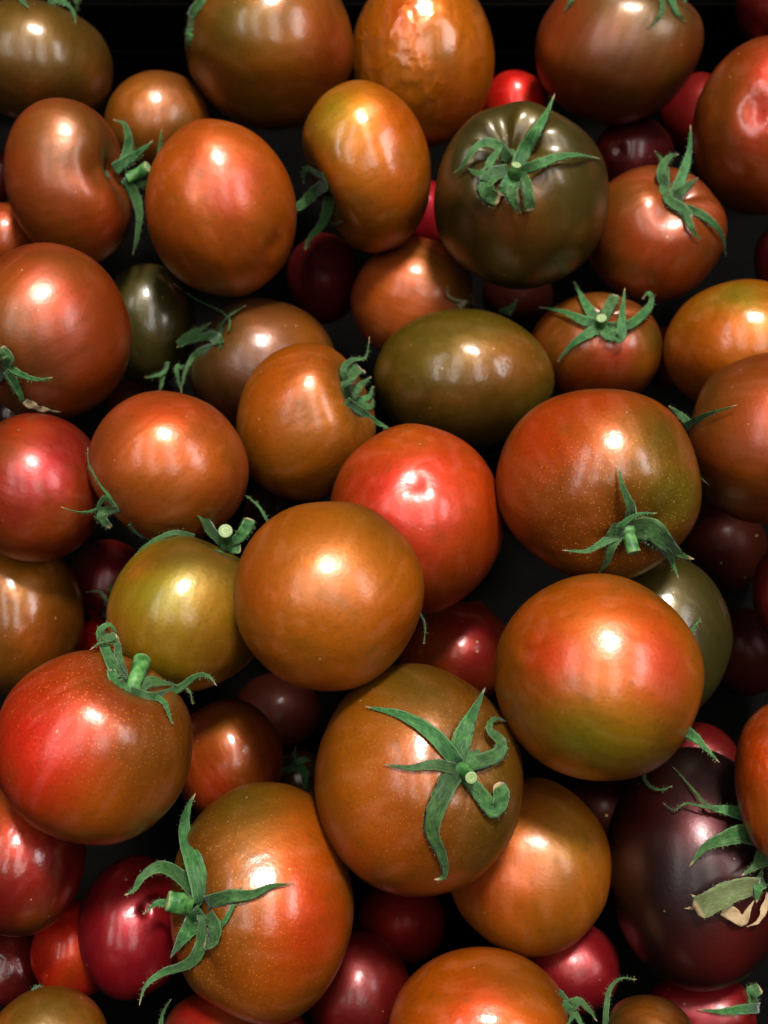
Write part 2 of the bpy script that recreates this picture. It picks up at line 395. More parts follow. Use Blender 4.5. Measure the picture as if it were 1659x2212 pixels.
T('28', 898, 1120, 190, 198, 0, 1.0, REDOR, 'bright red tomato with a puckered heart shaped blossom dent, in the centre', stem=(900, 1280, -.7),
  patches=((895, 1060, .62, BRIGHTRED, .95), (880, 945, .4, ORANGE, .8), (1040, 1080, .5, REDOR, .9), (960, 1260, .5, BRED, .7), (900, 1110, .42, PINK, .75)),
  dents=((895, 1048, .03, .12), (840, 1095, -.02, .24), (950, 1095, -.02, .24), (760, 1010, -.04, .35), (1040, 1000, -.04, .35), (890, 930, -.03, .3)))
T('29', 711, 1287, 200, 203, 0, 0.0, AMBER, 'large smooth orange brown tomato with pale streaks, overlapping the bright red one', stem=(800, 1100, -.7),
  patches=((700, 1150, .5, AMBER, .8), (830, 1130, .4, OLIVE, .6), (560, 1280, .4, ORANGE, .8), (720, 1400, .5, AMBER, .9), (860, 1350, .4, ORANGE, .5)))
T('30', 406, 1326, 170, 168, 0, 1.0, YOLIVE, 'yellowish olive tomato with a round cut stem at its top', stem=(488, 1168, .15), dim=(.14, .3),
  patches=((340, 1290, .5, GREEN, .6), (260, 1350, .4, AMBER, .8), (480, 1440, .6, BROWN, .9), (300, 1220, .35, AMBER, .6), (540, 1380, .4, BROWN, .8)))
T('31', 367, 1006, 172, 158, 22, 1.2, srgb(186, 84, 30), 'smooth orange red tomato with thin sepals curling out at its lower left', stem=(235, 1110, -.1), dim=(.15, .3),
  patches=((350, 900, .5, REDOR, .7), (440, 1000, .5, ORANGE, .8), (420, 1100, .5, BROWN, .6), (300, 1010, .4, ORANGE, .5)))
T('32', 78, 1055, 150, 156, 10, 1.6, srgb(150, 36, 14), 'deep red tomato at the left edge under the large red brown one', stem=(-60, 1000, -.5),
  patches=((90, 1030, .5, srgb(196, 20, 24), .9), (60, 920, .4, REDOR, .6), (40, 1160, .5, BRED, .9)))
T('33', 42, 1328, 146, 170, -6, 1.9, srgb(128, 74, 12), 'brown tomato with a dark spot cut by the left edge', stem=(-60, 1420, -.5),
  patches=((20, 1298, .07, DBROWN, .9), (60, 1200, .5, AMBER, .6), (150, 1380, .5, DBROWN, .6)))
T('34', 236, 1252, 86, 88, 0, 3.2, DRED, 'dull crimson tomato behind the yellowish olive one', stem=(222, 1320, .3), skin='s', small=True, patches=((250, 1210, .5, CRIM, .6),))
T('34b', 244, 1385, 74, 66, 0, 3.4, RED, 'scrap of a red tomato behind the curled dry sepals at left', skin='s', small=True)
T('35', 204, 1613, 211, 203, 0, 0.3, BROWN, 'large tomato, red left and freckled brown right, with a thick upright stem', stem=(285, 1468, .5), dim=(.24, .36),
  patches=((60, 1570, .85, RED, .98), (110, 1680, .6, RED, .8), (150, 1450, .45, REDOR, .8), (330, 1650, .4, BROWN, .8), (230, 1740, .45, AMBER, .5)), spk=.9)
T('36', 492, 1640, 120, 130, 0, 2.6, BRED, 'brown red tomato in shade behind the large half red one', stem=(420, 1500, -.3),
  patches=((500, 1570, .5, BROWN, .7), (560, 1640, .5, DRED, .7), (450, 1700, .4, RED, .4)))
T('37', 984, 1408, 118, 112, 20, 3.0, BRED, 'crimson tomato with a small pointed tip under the central pair', skin='s',
  patches=((1020, 1350, .6, CRIM, .9), (1010, 1450, .5, CRIM, .6)), dents=((1037, 1306, -.10, .16),))
T('38', 1288, 1465, 220, 218, 0, 0.5, AMBER, 'large glossy tomato, orange red above and green below, right of centre', stem=(1500, 1560, -.4),
  patches=((1200, 1420, .42, RED, .8), (1380, 1390, .5, REDOR, .85), (1290, 1320, .5, ORANGE, .8), (1250, 1600, .45, GREEN, .75), (1330, 1620, .4, GREEN, .6), (1440, 1450, .3, PINK, .5), (1110, 1500, .4, BROWN, .7)),
  dents=((1143, 1410, .02, .08),))
T('39', 1422, 1378, 150, 178, 0, 2.3, DOLIVE, 'dark olive tomato behind the large glossy one at the right', stem=(1500, 1450, -.4), patches=((1500, 1460, .6, DOLIVE, .7),))
T('40', 903, 1680, 222, 246, -6, 1.3, BROWN, 'large orange brown tomato crowned by a flat five pointed green star', stem=(990, 1655, .85), dim=(.10, .30),
  patches=((900, 1490, .5, OLIVE, .85), (760, 1650, .5, AMBER, .85), (850, 1800, .5, ORANGE, .85), (1060, 1780, .45, OLIVE, .7), (900, 1640, .3, REDOR, .35), (1080, 1600, .3, OLIVE, .7)),
  dents=((1050, 1500, .03, .3),), spk=.5)
T('41', 1138, 1868, 174, 184, 10, 2.3, AMBER, 'orange tomato with a red flush, lower right, behind the star crowned one', stem=(1160, 2020, -.7),
  patches=((1060, 1880, .42, RED, .55), (1230, 1790, .45, GREEN, .4), (1100, 1920, .4, ORANGE, .8), (1150, 1720, .5, BROWN, .7), (1200, 2000, .5, BROWN, .6)))
T('42', 568, 1944, 192, 252, -4, 1.5, BROWN, 'tall orange brown tomato with a big spidery calyx on its left, bottom', stem=(425, 1965, .55), dim=(.18, .30),
  patches=((520, 1730, .5, OLIVE, .85), (680, 1960, .5, REDOR, .9), (640, 2030, .4, RED, .5), (570, 2110, .5, ORANGE, .7), (460, 1860, .35, BROWN, .8), (700, 1840, .4, ORANGE, .6)), spk=.8, dents=((455, 2070, .05, .16), (500, 2120, .03, .2), (430, 2120, -.03, .2), (700, 1830, -.02, .5)))
T('43', 288, 2002, 116, 156, 0, 2.5, CRIM, 'glossy crimson tomato half under the spidery calyx, lower left', skin='s', dents=((312, 1966, .08, .09),))
T('44', 160, 2048, 92, 108, 0, 3.0, RED, 'small red orange tomato left of the glossy crimson one', skin='s', patches=((160, 2090, .6, BRED, .7),), small=True)
T('45', 46, 1852, 138, 164, 0, 1.6, DRED, 'dark red tomato at the left edge under the large half red one', patches=((50, 1790, .5, RED, .6), (20, 1900, .5, srgb(150, 30, 12), .7)))
T('46', 106, 2258, 134, 126, 0, 1.6, BROWN, 'olive brown tomato in the bottom left corner', stem=(110, 2340, -.3), patches=((90, 2180, .6, OLIVE, .8),))
T('47', 500, 2290, 178, 158, 0, 2.6, DRED, 'dark red tomato at the bottom edge under the tall orange brown one', stem=(350, 2260, -.1), patches=((430, 2180, .5, RED, .5),))
T('48', 772, 2142, 112, 126, 0, 2.9, DRED, 'dark crimson tomato at the bottom edge right of the tall one', skin='s', patches=((800, 2060, .5, DRED, .8),))
T('49', 866, 1990, 98, 94, 0, 3.5, DRED, 'very dark red tomato deep in the gap beneath the star crowned one', skin='s', small=True)
T('50', 1038, 2232, 194, 192, 0, 2.8, ORANGE, 'orange tomato with a red blush at the bottom edge', stem=(1200, 2260, -.3),
  patches=((1030, 2180, .4, RED, .75), (930, 2130, .5, ORANGE, .7), (1120, 2100, .5, BROWN, .7)))
T('51', 1228, 2090, 108, 102, 0, 3.1, CRIM, 'rosy crimson tomato between the two orange ones at lower right', skin='s', small=True, patches=((1200, 2050, .5, PINK, .3),))
T('52', 1500, 1866, 192, 258, 0, 2.6, DPLUM, 'very dark purple brown tomato with torn withered sepals, lower right', stem=(1668, 1890, .25), dim=(.2, .3),
  patches=((1520, 1790, .25, CRIM, .4), (1570, 2030, .45, DRED, .6), (1380, 1740, .4, PLUM, .5)), spk=.25, skin='s')
T('53', 1684, 1690, 98, 168, 0, 1.0, BRED, 'reddish tomato at the right edge above the withered sepals', patches=((1640, 1640, .5, REDOR, .8),))
T('54', 1500, 1640, 96, 78, 0, 3.3, DRED, 'dark red tomato under the pale pointed sepal at the right', skin='s', small=True)
T('55', 1512, 2188, 124, 84, 0, 3.2, CRIM, 'crimson tomato at the bottom right with a sepal lying across it', stem=(1635, 2180, .2), skin='s', small=True)
T('56', 1402, 2244, 98, 98, 0, 2.2, DBROWN, 'brown tomato cut by the bottom edge beside a hooked sepal', stem=(1310, 2230, -.1), small=True, patches=((1400, 2180, .5, BROWN, .8),))
T('57', 1690, 560, 62, 76, 0, 3.0, DRED, 'sliver of a dark red tomato at the right edge beside the trailing sepals', small=True)
T('58', 1700, 1280, 76, 112, 0, 2.6, DRED, 'sliver of a dark red tomato at the right edge, halfway down the picture', small=True)
T('59', 1606, 1408, 84, 92, 0, 3.8, SHADE, 'almost black tomato, coloured for the shade, deep in the gap at the right', skin='s', small=True)  # skin darkened to carry the shade of the deep gap
T('60', 652, 1690, 62, 66, 0, 3.3, DBROWN, 'small shaded brown tomato with dark sepals left of the star crowned one', stem=(640, 1650, .5), small=True)
T('61', 926, 470, 54, 76, 0, 3.4, CRIM, 'glimpse of a crimson tomato between the amber and the dark olive ones', skin='s', small=True)
T('62', 580, 1110, 52, 60, 0, 3.6, DPLUM, 'black plum tomato in the gap below the notched orange brown one', skin='s', small=True)
T('63', 30, 900, 48, 46, 0, 3.2, DPLUM, 'dark plum tomato peeping above the deep red one at left', skin='s', small=True)
T('64', 1434, 770, 40, 64, 0, 3.6, PLUM, 'dark plum tomato in the slit beside the neat star tomato', skin='s', small=True)
T('65', 22, 2090, 78, 84, 0, 3.3, DRED, 'dark red tomato in shade at the lower left edge', small=True)
T('66', 1500, 250, 74, 92, 0, 3.4, DRED, 'dark red tomato in the gap left of the big pink one', small=True)
T('67', 600, 1540, 96, 84, 0, 4.2, SHADE, 'added shade dark filler tomato in the black gap below the yellowish olive one', small=True)  # from here on: fillers added in plain black gaps, shade put into their skin
T('68', 1560, 1180, 92, 96, 0, 4.2, SHADE, 'added shade dark filler tomato in the black gap below the right edge pair', small=True)
T('69', 1120, 640, 76, 70, 0, 4.2, SHADE, 'added shade dark filler tomato in the gap left of the neat star tomato', small=True)
T('70', 310, 880, 78, 70, 0, 4.2, SHADE, 'added shade dark filler tomato in the gap above the smooth orange red one', small=True)
T('71', 1290, 1760, 80, 84, 0, 4.2, SHADE, 'added shade dark filler tomato in the gap left of the very dark purple brown one', small=True)

# ------------------------------------------------------------------ settle the heap: each tomato at its own depth, none inside another
n = len(TOM)
dirs = np.array([ray(t['cx'], t['cy']) for t in TOM])
cosA = dirs @ FWD
rank = np.array([t['rank'] for t in TOM])
z0 = 0.016 - 0.027 * rank - 0.015 * np.maximum(rank - 2.8, 0)
tt = (z0 - CAM[2]) / dirs[:, 2]
t_target = tt.copy()
ax = np.zeros((n, 3, 3))          # rows: a axis, b axis, viewing axis (towards lens)
unit = np.zeros((n, 3))           # semi-axes per metre of ray length
for i, t in enumerate(TOM):
    k = -dirs[i]
    x = RIGHT - k * (RIGHT @ k); x /= np.linalg.norm(x)
    y = np.cross(k, x)
    rr = R(t['rot'])
    e1 = np.array([math.cos(rr), math.sin(rr)]); e2 = np.array([-math.sin(rr), math.cos(rr)])   # v runs down
    ax[i, 0] = x * e1[0] - y * e1[1]
    ax[i, 1] = x * e2[0] - y * e2[1]
    ax[i, 2] = k
    rad = np.array([t['cx'] - PW / 2, t['cy'] - PH / 2]); L = np.linalg.norm(rad); rad = rad / L if L > 1 else rad * 0
    s1 = cosA[i] / FPX * (1 - (1 - cosA[i]) * (e1 @ rad) ** 2)
    s2 = cosA[i] / FPX * (1 - (1 - cosA[i]) * (e2 @ rad) ** 2)
    cc = t['c'] or 0.92 * min(t['a'], t['b']) + 0.04 * max(t['a'], t['b'])
    unit[i] = (t['a'] * s1, t['b'] * s2, cc * cosA[i] / FPX)
for it in range(700):
    P = CAM + dirs * tt[:, None]
    D = P[None] - P[:, None]                                   # i -> j
    dist = np.linalg.norm(D, axis=2) + np.eye(n)
    Dn = D / dist[..., None]
    loc = np.einsum('iak,ijk->ija', ax, Dn)
    sup = tt[:, None] / np.sqrt(((loc / unit[:, None]) ** 2).sum(2) + np.eye(n))
    need = (sup + sup.T) * 0.985
    ov = np.where(np.eye(n) > 0, 0.0, np.maximum(np.nan_to_num(need, posinf=0.0) - dist, 0))
    front = np.sign(rank[None] - rank[:, None] + 1e-6 * (np.arange(n)[None] - np.arange(n)[:, None]))   # +1: i in front of j
    push = -(ov * front).sum(1) * 0.12
    tt = tt + np.clip(push, -.004, .004) + (t_target - tt) * (0.004 if it < 600 else 0.0)
P = CAM + dirs * tt[:, None]
for i, t in enumerate(TOM):
    t['P'] = P[i]; t['ax'] = ax[i]; t['s'] = unit[i] * tt[i]; t['t'] = tt[i]
    t['i'] = i
BY = {t['key']: t for t in TOM}
print('HEAP z %.3f..%.3f  maxoverlap %.4f' % (P[:, 2].min(), P[:, 2].max(), ov.max()))

def unit_dir(t, uv):
    """direction on the unit ball for a measured spot; third number = depth towards the lens when given"""
    du, dv = uv[0] - t['cx'], uv[1] - t['cy']
    rr = R(t['rot']); ca, sa = math.cos(rr), math.sin(rr)
    x = (du * ca + dv * sa) / t['a']; y = (-du * sa + dv * ca) / t['b']
    if len(uv) > 2:
        z = uv[2]
        l = math.hypot(x, y); k = math.sqrt(max(1 - z * z, 0)) / max(l, 1e-6)
        return np.array([x * k, y * k, z])
    q = 1 - x * x - y * y
    z = math.sqrt(q) if q > 0 else 0.0
    d = np.array([x, y, z]); return d / np.linalg.norm(d)

def prepare(t):
    rs = np.random.RandomState(100 + t['i'] * 7)
    s = t['stem'] or (t['cx'] + rs.uniform(-.3, .3) * t['a'], t['cy'] + .4 * t['b'], -.85)
    t['sd'] = unit_dir(t, s)
    t['dd'] = [(unit_dir(t, d[:2]), d[2], d[3]) for d in t['dents']]
    t['lk'] = [(rs.normal(size=3) * 1.7, rs.uniform(0, 6.28)) for _ in range(4)]
    t['lk2'] = [(rs.normal(size=3) * 3.4, rs.uniform(0, 6.28)) for _ in range(4)]
    t['ro'] = rs.uniform(0, 6.28); t['rk'] = rs.randint(5, 8)
    p = t['sd']; h = np.array([1., 0, 0]) if abs(p[0]) < .8 else np.array([0, 1., 0])
    e1 = h - p * (h @ p); e1 /= np.linalg.norm(e1); t['e1'] = e1; t['e2'] = np.cross(p, e1)

def radius(t, d):
    d = np.atleast_2d(d)
    c = np.clip(d @ t['sd'], -1, 1); th = np.arccos(c)
    ph = np.arctan2(d @ t['e2'], d @ t['e1'])
    D, W = t['dim']
    r = 1 - D * np.exp(-(th / W) ** 2) + 0.10 * D * np.exp(-((th - 2.0 * W) / (0.9 * W)) ** 2)
    if t['rib']:
        r = r + t['rib'] * np.cos(t['rk'] * ph + t['ro']) * np.exp(-((th - .35) / .45) ** 2) * np.clip(th / .15, 0, 1)
    for v, dep, w in t['dd']:
        an = np.arccos(np.clip(d @ v, -1, 1)); r = r - dep * np.exp(-(an / w) ** 2)
    r = r + t['lump'] * .42 * np.cos((t['rk'] - 1) * ph + t['ro']) * np.sin(th) ** 2
    for k, o in t['lk']: r = r + t['lump'] * .5 * np.sin(d @ k + o)
    for k, o in t['lk2']: r = r + t['lump'] * .16 * np.sin(d @ k + o)
    return r

def to_world(t, q):
    return t['P'] + (q * t['s']) @ t['ax']

def surf(t, u, v):
    """where the sight line through a measured spot first meets this tomato (or passes closest to it)"""
    d = ray(u, v)
    ts = np.linspace(t['t'] - 1.3 * t['s'].max(), t['t'] + 1.0 * t['s'].max(), 160)
    pts = CAM + d * ts[:, None]
    q = ((pts - t['P']) @ t['ax'].T) / t['s']
    l = np.linalg.norm(q, axis=1)
    g = l - radius(t, q / l[:, None])
    hit = np.nonzero(g < 0)[0]
    j = hit[0] if len(hit) else int(np.argmin(g))
    return CAM + d * ts[j], ts[j]

# ------------------------------------------------------------------ crate: base boards and back boards
zmin = min(t['P'][2] - t['s'].max() for t in TOM)
yb = max(t['P'][1] + t['s'].max() for t in TOM) + 0.004
def box(x0, x1, y0, y1, z0, z1, bev=0.0015):
    import bmesh
    bm = bmesh.new()
    bmesh.ops.create_cube(bm, size=1)
    for v in bm.verts:
        v.co = ((x0 + x1) / 2 + v.co.x * (x1 - x0), (y0 + y1) / 2 + v.co.y * (y1 - y0), (z0 + z1) / 2 + v.co.z * (z1 - z0))
    bmesh.ops.bevel(bm, geom=list(bm.edges), offset=bev, segments=2, affect='EDGES')
    me = bpy.data.meshes.new('board'); bm.to_mesh(me); bm.free()
    me.materials.append(WOOD)
    return me
crate = bpy.data.objects.new('wooden_crate', None); COL.objects.link(crate)
crate.location = (0, yb, zmin)
crate['label'] = 'dark wooden crate board seen behind the tomatoes at the top'
crate['category'] = 'crate'
def board(name, *b):
    o = bpy.data.objects.new(name, box(*b)); COL.objects.link(o); o.parent = crate
    o.matrix_parent_inverse = Matrix.Translation(crate.location).inverted()
    return o
board('base_board', -0.40, 0.40, -0.36, yb + 0.012, zmin - 0.014, zmin - 0.001)
d_top = ray(300, 5)
z_top = CAM[2] + d_top[2] * (yb - CAM[1]) / d_top[1]
zz = zmin
hh = (z_top - zmin - 0.003) / 2
board('back_board', -0.34, 0.34, yb, yb + 0.012, zmin, zmin + hh)
board('back_board', -0.34, 0.34, yb, yb + 0.012, zmin + hh + 0.003, z_top)

# ------------------------------------------------------------------ tomato bodies
def sphere_grid(nu, nv):
    th = np.concatenate([np.linspace(0, .5, nv // 4, endpoint=False), np.linspace(.5, math.pi, nv - nv // 4 + 1)])
    verts = [(0., 0.)]
    for a in th[1:-1]:
        for k in range(nu): verts.append((a, 2 * math.pi * k / nu))
    verts.append((math.pi, 0.))
    m = len(th) - 2; faces = []
    for k in range(nu): faces.append((0, 1 + k, 1 + (k + 1) % nu))
    for r in range(m - 1):
        for k in range(nu):
            A = 1 + r * nu + k; B = 1 + r * nu + (k + 1) % nu
            faces.append((A, A + nu, B + nu, B))
    base = 1 + (m - 1) * nu; last = 1 + m * nu
    for k in range(nu): faces.append((base + k, last, base + (k + 1) % nu))
    return np.array(verts), faces
GRID = sphere_grid(88, 64)
GRID_S = sphere_grid(48, 36)

def build_body(t):
    prepare(t)
    g, faces = GRID_S if t['small'] else GRID
    th, ph = g[:, 0], g[:, 1]
    d = (np.cos(th)[:, None] * t['sd'] + (np.sin(th) * np.cos(ph))[:, None] * t['e1'] + (np.sin(th) * np.sin(ph))[:, None] * t['e2'])
    r = radius(t, d)
    w = to_world(t, d * r[:, None])
    rs = np.random.RandomState(t['i'] + 5)
    col = np.repeat(np.array([t['col']]), len(d), 0)
    wob = sum(np.sin(d @ (rs.normal(size=3) * 4.5) + rs.uniform(0, 6.28)) for _ in range(4)) * .11
    auto = []
    if t['skin'] != 's' and not t['small']:
        for q in range(5):
            an = rs.uniform(0, 6.28); rd = rs.uniform(.3, .95)
            cc = (OLIVE, ORANGE, BROWN, OLIVE, AMBER)[q] if t['col'] not in (OLIVE, DOLIVE, DPLUM) else (OLIVE, DOLIVE, BROWN, DOLIVE, OLIVE)[q]
            auto.append((t['cx'] + t['a'] * rd * math.cos(an), t['cy'] + t['b'] * rd * math.sin(an), rs.uniform(.2, .45), cc, .0 if t['col'] == DPLUM else rs.uniform(.3, .6)))
    for p in auto + list(t['patches']):
        u, v, wd, c, s = p
        an = np.arccos(np.clip(d @ unit_dir(t, (u, v)), -1, 1)) + wob * min(wd, .5)
        f = (np.exp(-np.maximum(an, 0) ** 2 / (wd * wd)) * s)[:, None]
        col = col * (1 - f) + np.array(c) * f
    if t['skin'] != 's' and t['col'] not in (DPLUM, DOLIVE):
        f = (np.exp(-((th + wob) / .95) ** 4) * (.45 if t['sd'][2] > .3 else .85))[:, None]
        col = col * (1 - f) + (np.array(srgb(84, 64, 18)) * .75 + col * .25) * f
    mr = np.where(th < 1.57, 0.35 + .65 * np.sin(th), np.sin(th))
    mer = np.stack([np.cos(ph) * mr, np.sin(ph) * mr, th * 0.22], 1)
    spk = t['spk'] * np.exp(-(th / 1.1) ** 2)
    attrs = {'ripeness': ('FLOAT_COLOR', np.concatenate([col, np.ones((len(d), 1))], 1)),
             'meridian': ('FLOAT_VECTOR', mer), 'speckle': ('FLOAT', spk)}
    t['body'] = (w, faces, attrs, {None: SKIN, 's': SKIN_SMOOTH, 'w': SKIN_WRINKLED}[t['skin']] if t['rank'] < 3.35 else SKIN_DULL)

for t in TOM: build_body(t)

# ------------------------------------------------------------------ sepals and stems
random.seed(7)
def catmull(pts, m):
    pts = np.array(pts, float)
    q = np.vstack([2 * pts[0] - pts[1], pts, 2 * pts[-1] - pts[-2]])
    seg = len(pts) - 1; out = []
    for k in range(m):
        x = k / (m - 1) * seg; i = min(int(x), seg - 1); f = x - i
        p0, p1, p2, p3 = q[i], q[i + 1], q[i + 2], q[i + 3]
        out.append(.5 * (2 * p1 + (p2 - p0) * f + (2 * p0 - 5 * p1 + 4 * p2 - p3) * f * f + (3 * p1 - p0 - 3 * p2 + p3) * f ** 3))
    return np.array(out)

def place_path(t, path):
    pts = []
    for p in path:
        u, v = p[0], p[1]; lift = p[2] if len(p) > 2 else 6
        q, tq = surf(t, u, v)
        px = tq / FPX
        pts.append(CAM + ray(u, v) * (tq - lift * px))
    return pts, px

def sepal_mesh(t, path, width, twist=0.0, blunt=False, dry=0.0, fold=0.20, hairs=True, seed=0):
    rs = random.Random(seed * 31 + t['i'])
    pts, px = place_path(t, path)
    m = 20
    C = catmull(pts, m)
    C[1:-1] += np.array([[rs.uniform(-1, 1) * .6 * px for _ in range(3)] for _ in range(m - 2)])
    W = width * px * .42
    tan = np.gradient(C, axis=0); tan /= np.linalg.norm(tan, axis=1)[:, None] + 1e-9
    verts, attr = [], []
    nc = 7; thick = max(1.6 * px, 0.00016)
    tw0 = rs.uniform(-.35, .35); tw1 = tw0 + twist + rs.uniform(-.35, .35)
    rows = []
    phs = rs.uniform(0, 6)
    for k in range(m):
        s = k / (m - 1)
        if blunt: w = W * (0.65 + .35 * math.sin(min(s * 1.8, 1) * 1.57)) * (1 if s < .85 else math.sqrt(max(1 - ((s - .85) / .15) ** 2 * .8, .02)))
        else:
            w = W * ((1.05 - .25 * s) * (1 - max(0, (s - .30) / .70) ** 1.2) + .05)
            if s > .8: w = max(w, .10 * W * (1 - (s - .8) * 2))
        view = CAM - C[k]; view /= np.linalg.norm(view)
        q = (C[k] - t['P']); q /= np.linalg.norm(q)
        nrm = view * .75 + q * .45
        nrm -= tan[k] * (nrm @ tan[k]); nrm /= np.linalg.norm(nrm) + 1e-9
        sd = np.cross(tan[k], nrm)
        a = tw0 + (tw1 - tw0) * s
        sd2 = sd * math.cos(a) + nrm * math.sin(a); n2 = nrm * math.cos(a) - sd * math.sin(a)
        rows.append((C[k], sd2, n2, w, s))
    for side in (1, -1):
        for (c, sd2, n2, w, s) in rows:
            for j in range(nc):
                x = j / (nc - 1) * 2 - 1
                wav = (.10 + .35 * dry) * math.sin(s * 17 + phs + x * 2) * abs(x)
                h = fold * (abs(x) ** 1.3) + wav + .05 * math.sin(s * 40 + x * 9 + phs)
                edge = (1 - x * x) ** .5
                p = c + sd2 * w * x + n2 * (w * h + side * thick * .5 * (0.25 + .75 * edge))
                verts.append(p); attr.append((s, x, dry))
    faces = []
    off = m * nc
    for k in range(m - 1):
        for j in range(nc - 1):
            a = k * nc + j
            faces.append((a, a + 1, a + nc + 1, a + nc))
            b = off + a
            faces.append((b, b + nc, b + nc + 1, b + 1))
        for j in (0, nc - 1):
            a = k * nc + j; f = (a, a + nc, off + a + nc, off + a)
            faces.append(f if j == 0 else f[::-1])
    for k in (0, m - 1):
        for j in range(nc - 1):
            a = k * nc + j; f = (a, off + a, off + a + 1, a + 1)
            faces.append(f if k == 0 else f[::-1])
    if hairs:
        for _ in range(int(26 + 10 * len(path))):
            k = rs.randrange(1, m - 1); c, sd2, n2, w, s = rows[k]
            j = rs.choice((0, 0, nc - 1, nc - 1, rs.randrange(nc)))
            x = j / (nc - 1) * 2 - 1
            root = k * nc + j
            base = verts[root]
            dr = sd2 * (x if abs(x) == 1 else rs.uniform(-1, 1)) + n2 * rs.uniform(-.1, .9) + tan[k] * rs.uniform(-.5, .7)
            dr /= np.linalg.norm(dr); ln = rs.uniform(3, 8) * px
            i0 = len(verts)
            verts += [base + tan[k] * .7 * px, base + dr * ln]
            attr += [(.5, .9, .35)] * 2
            faces.append((root, i0, i0 + 1))
    return verts, faces, attr

def tube_mesh(pts, radii, seg=14):
    C = catmull(pts, 10); rad = np.interp(np.linspace(0, 1, 10), np.linspace(0, 1, len(radii)), radii)
    tan = np.gradient(C, axis=0); tan /= np.linalg.norm(tan, axis=1)[:, None]
    verts, faces = [], []
    h = np.array([.3, .7, .2])
    for k in range(10):
        e = h - tan[k] * (h @ tan[k]); e /= np.linalg.norm(e); f = np.cross(tan[k], e)
        for j in range(seg):
            an = 2 * math.pi * j / seg
            verts.append(C[k] + (e * math.cos(an) + f * math.sin(an)) * rad[k] * (1 + .06 * math.sin(3 * an + k * .5)))
    for k in range(9):
        for j in range(seg):
            a = k * seg + j; b = k * seg + (j + 1) % seg
            faces.append((a, b, b + seg, a + seg))
    return verts, faces, C[-1], tan[-1], rad[-1]

CAL = {}
def S(key, width, *path, **kw):
    CAL.setdefault(key, {'sepals': [], 'stem': None})['sepals'].append((width, path, kw))
def ST(key, rad0, rad1, *path):
    CAL.setdefault(key, {'sepals': [], 'stem': None})['stem'] = (rad0, rad1, path)

# every sepal: width, then its course over the tomato (u, v, height above the skin)
S('1', 11, (104, 6, 4), (130, 2, 10), (148, 12, 14), (160, 30, 14), (163, 54, 10)); S('1', 16, (35, -14), (48, 2, 8), (62, 18, 8)); S('1', 12, (162, -20, 6), (166, 4, 10), (168, 24, 8))
S('2', 22, (452, -30), (436, 0, 8), (418, 24, 10), (412, 40, 8), blunt=True); S('2', 10, (416, 34, 8), (411, 62, 8), (404, 86, 6), (401, 108, 6)); S('2', 16, (411, 62, 9), (412, 80, 8), (410, 98, 6))
S('4', 30, (706, 396, 10), (682, 414, 22), (652, 442, 26), (630, 452, 22), (612, 442, 18)); S('4', 26, (712, 420, 14), (708, 452, 26), (694, 486, 26), (668, 515, 20), (658, 542, 14))
S('4', 16, (700, 382, 6), (672, 366, 14), (656, 366, 14), (656, 398, 8)); S('4', 18, (704, 470, 12), (722, 484, 10), (738, 478, 6))
ST('6', 11, 13, (272, 386, 10), (296, 376, 30), (320, 362, 42))
S('6', 24, (262, 366, 14), (276, 326, 22), (277, 296, 24), (268, 268, 20), (244, 258, 16)); S('6', 26, (246, 366, 18), (276, 346, 30), (304, 326, 34), (330, 304, 30))
S('6', 26, (268, 384, 12), (292, 426, 22), (300, 472, 22), (294, 516, 18), (287, 552, 12)); S('6', 18, (282, 398, 10), (306, 398, 22), (332, 382, 24)); S('6', 16, (300, 396, 6), (318, 404, 16), (330, 396, 20))
S('6', 13, (344, 362, -10), (344, 338, -6), (345, 310, -4), (349, 278, -4))
ST('10', 14, 10, (1112, 384, -4), (1112, 370, 34), (1115, 356, 80))
S('10', 32, (1118, 366, 12), (1132, 326, 30), (1160, 280, 40), (1180, 246, 44), (1198, 203, 44)); S('10', 25, (1122, 372, 10), (1162, 356, 26), (1206, 340, 30), (1250, 335, 26), (1296, 343, 18))
S('10', 28, (1126, 372, 14), (1136, 396, 26), (1142, 428, 24), (1144, 458, 16), blunt=True); S('10', 34, (1108, 392, 8), (1104, 416, 16), (1112, 440, 16), (1126, 462, 10))
S('10', 44, (1098, 366, 10), (1064, 378, 24), (1048, 402, 28), (1058, 422, 22), (1080, 430, 14), blunt=True); S('10', 20, (1046, 392, 26), (1060, 350, 38), (1080, 322, 44), (1089, 296, 46))
S('10', 23, (1104, 350, 12), (1078, 316, 34), (1046, 308, 44), (1016, 332, 38), (998, 360, 26), (978, 375, 18)); S('10', 22, (1060, 372, 14), (1036, 376, 18), (1008, 362, 14)); S('10', 34, (1110, 376, 6), (1098, 396, 14), (1086, 424, 12), blunt=True)
S('12', 16, (1424, -30, 6), (1430, -4, 14), (1428, 26, 14), (1416, 46, 8), (1398, 60, 4)); S('12', 17, (1440, -30, 6), (1450, 0, 14), (1464, 28, 12), (1484, 48, 6)); S('12', 12, (1250, -20, 6), (1234, 0, 12), (1220, 24, 6)); S('12', 12, (1470, -30, 4), (1476, -8, 10), (1482, 6, 8))
S('15', 15, (1436, 408, 14), (1440, 372, 30), (1430, 346, 34), (1414, 325, 34)); S('15', 24, (1438, 404, 14), (1428, 370, 34), (1446, 340, 42), (1466, 333, 40)); S('15', 26, (1456, 424, 10), (1474, 380, 24), (1488, 330, 28), (1492, 270, 30)); S('15', 24, (1454, 428, 12), (1482, 404, 22), (1508, 384, 24))
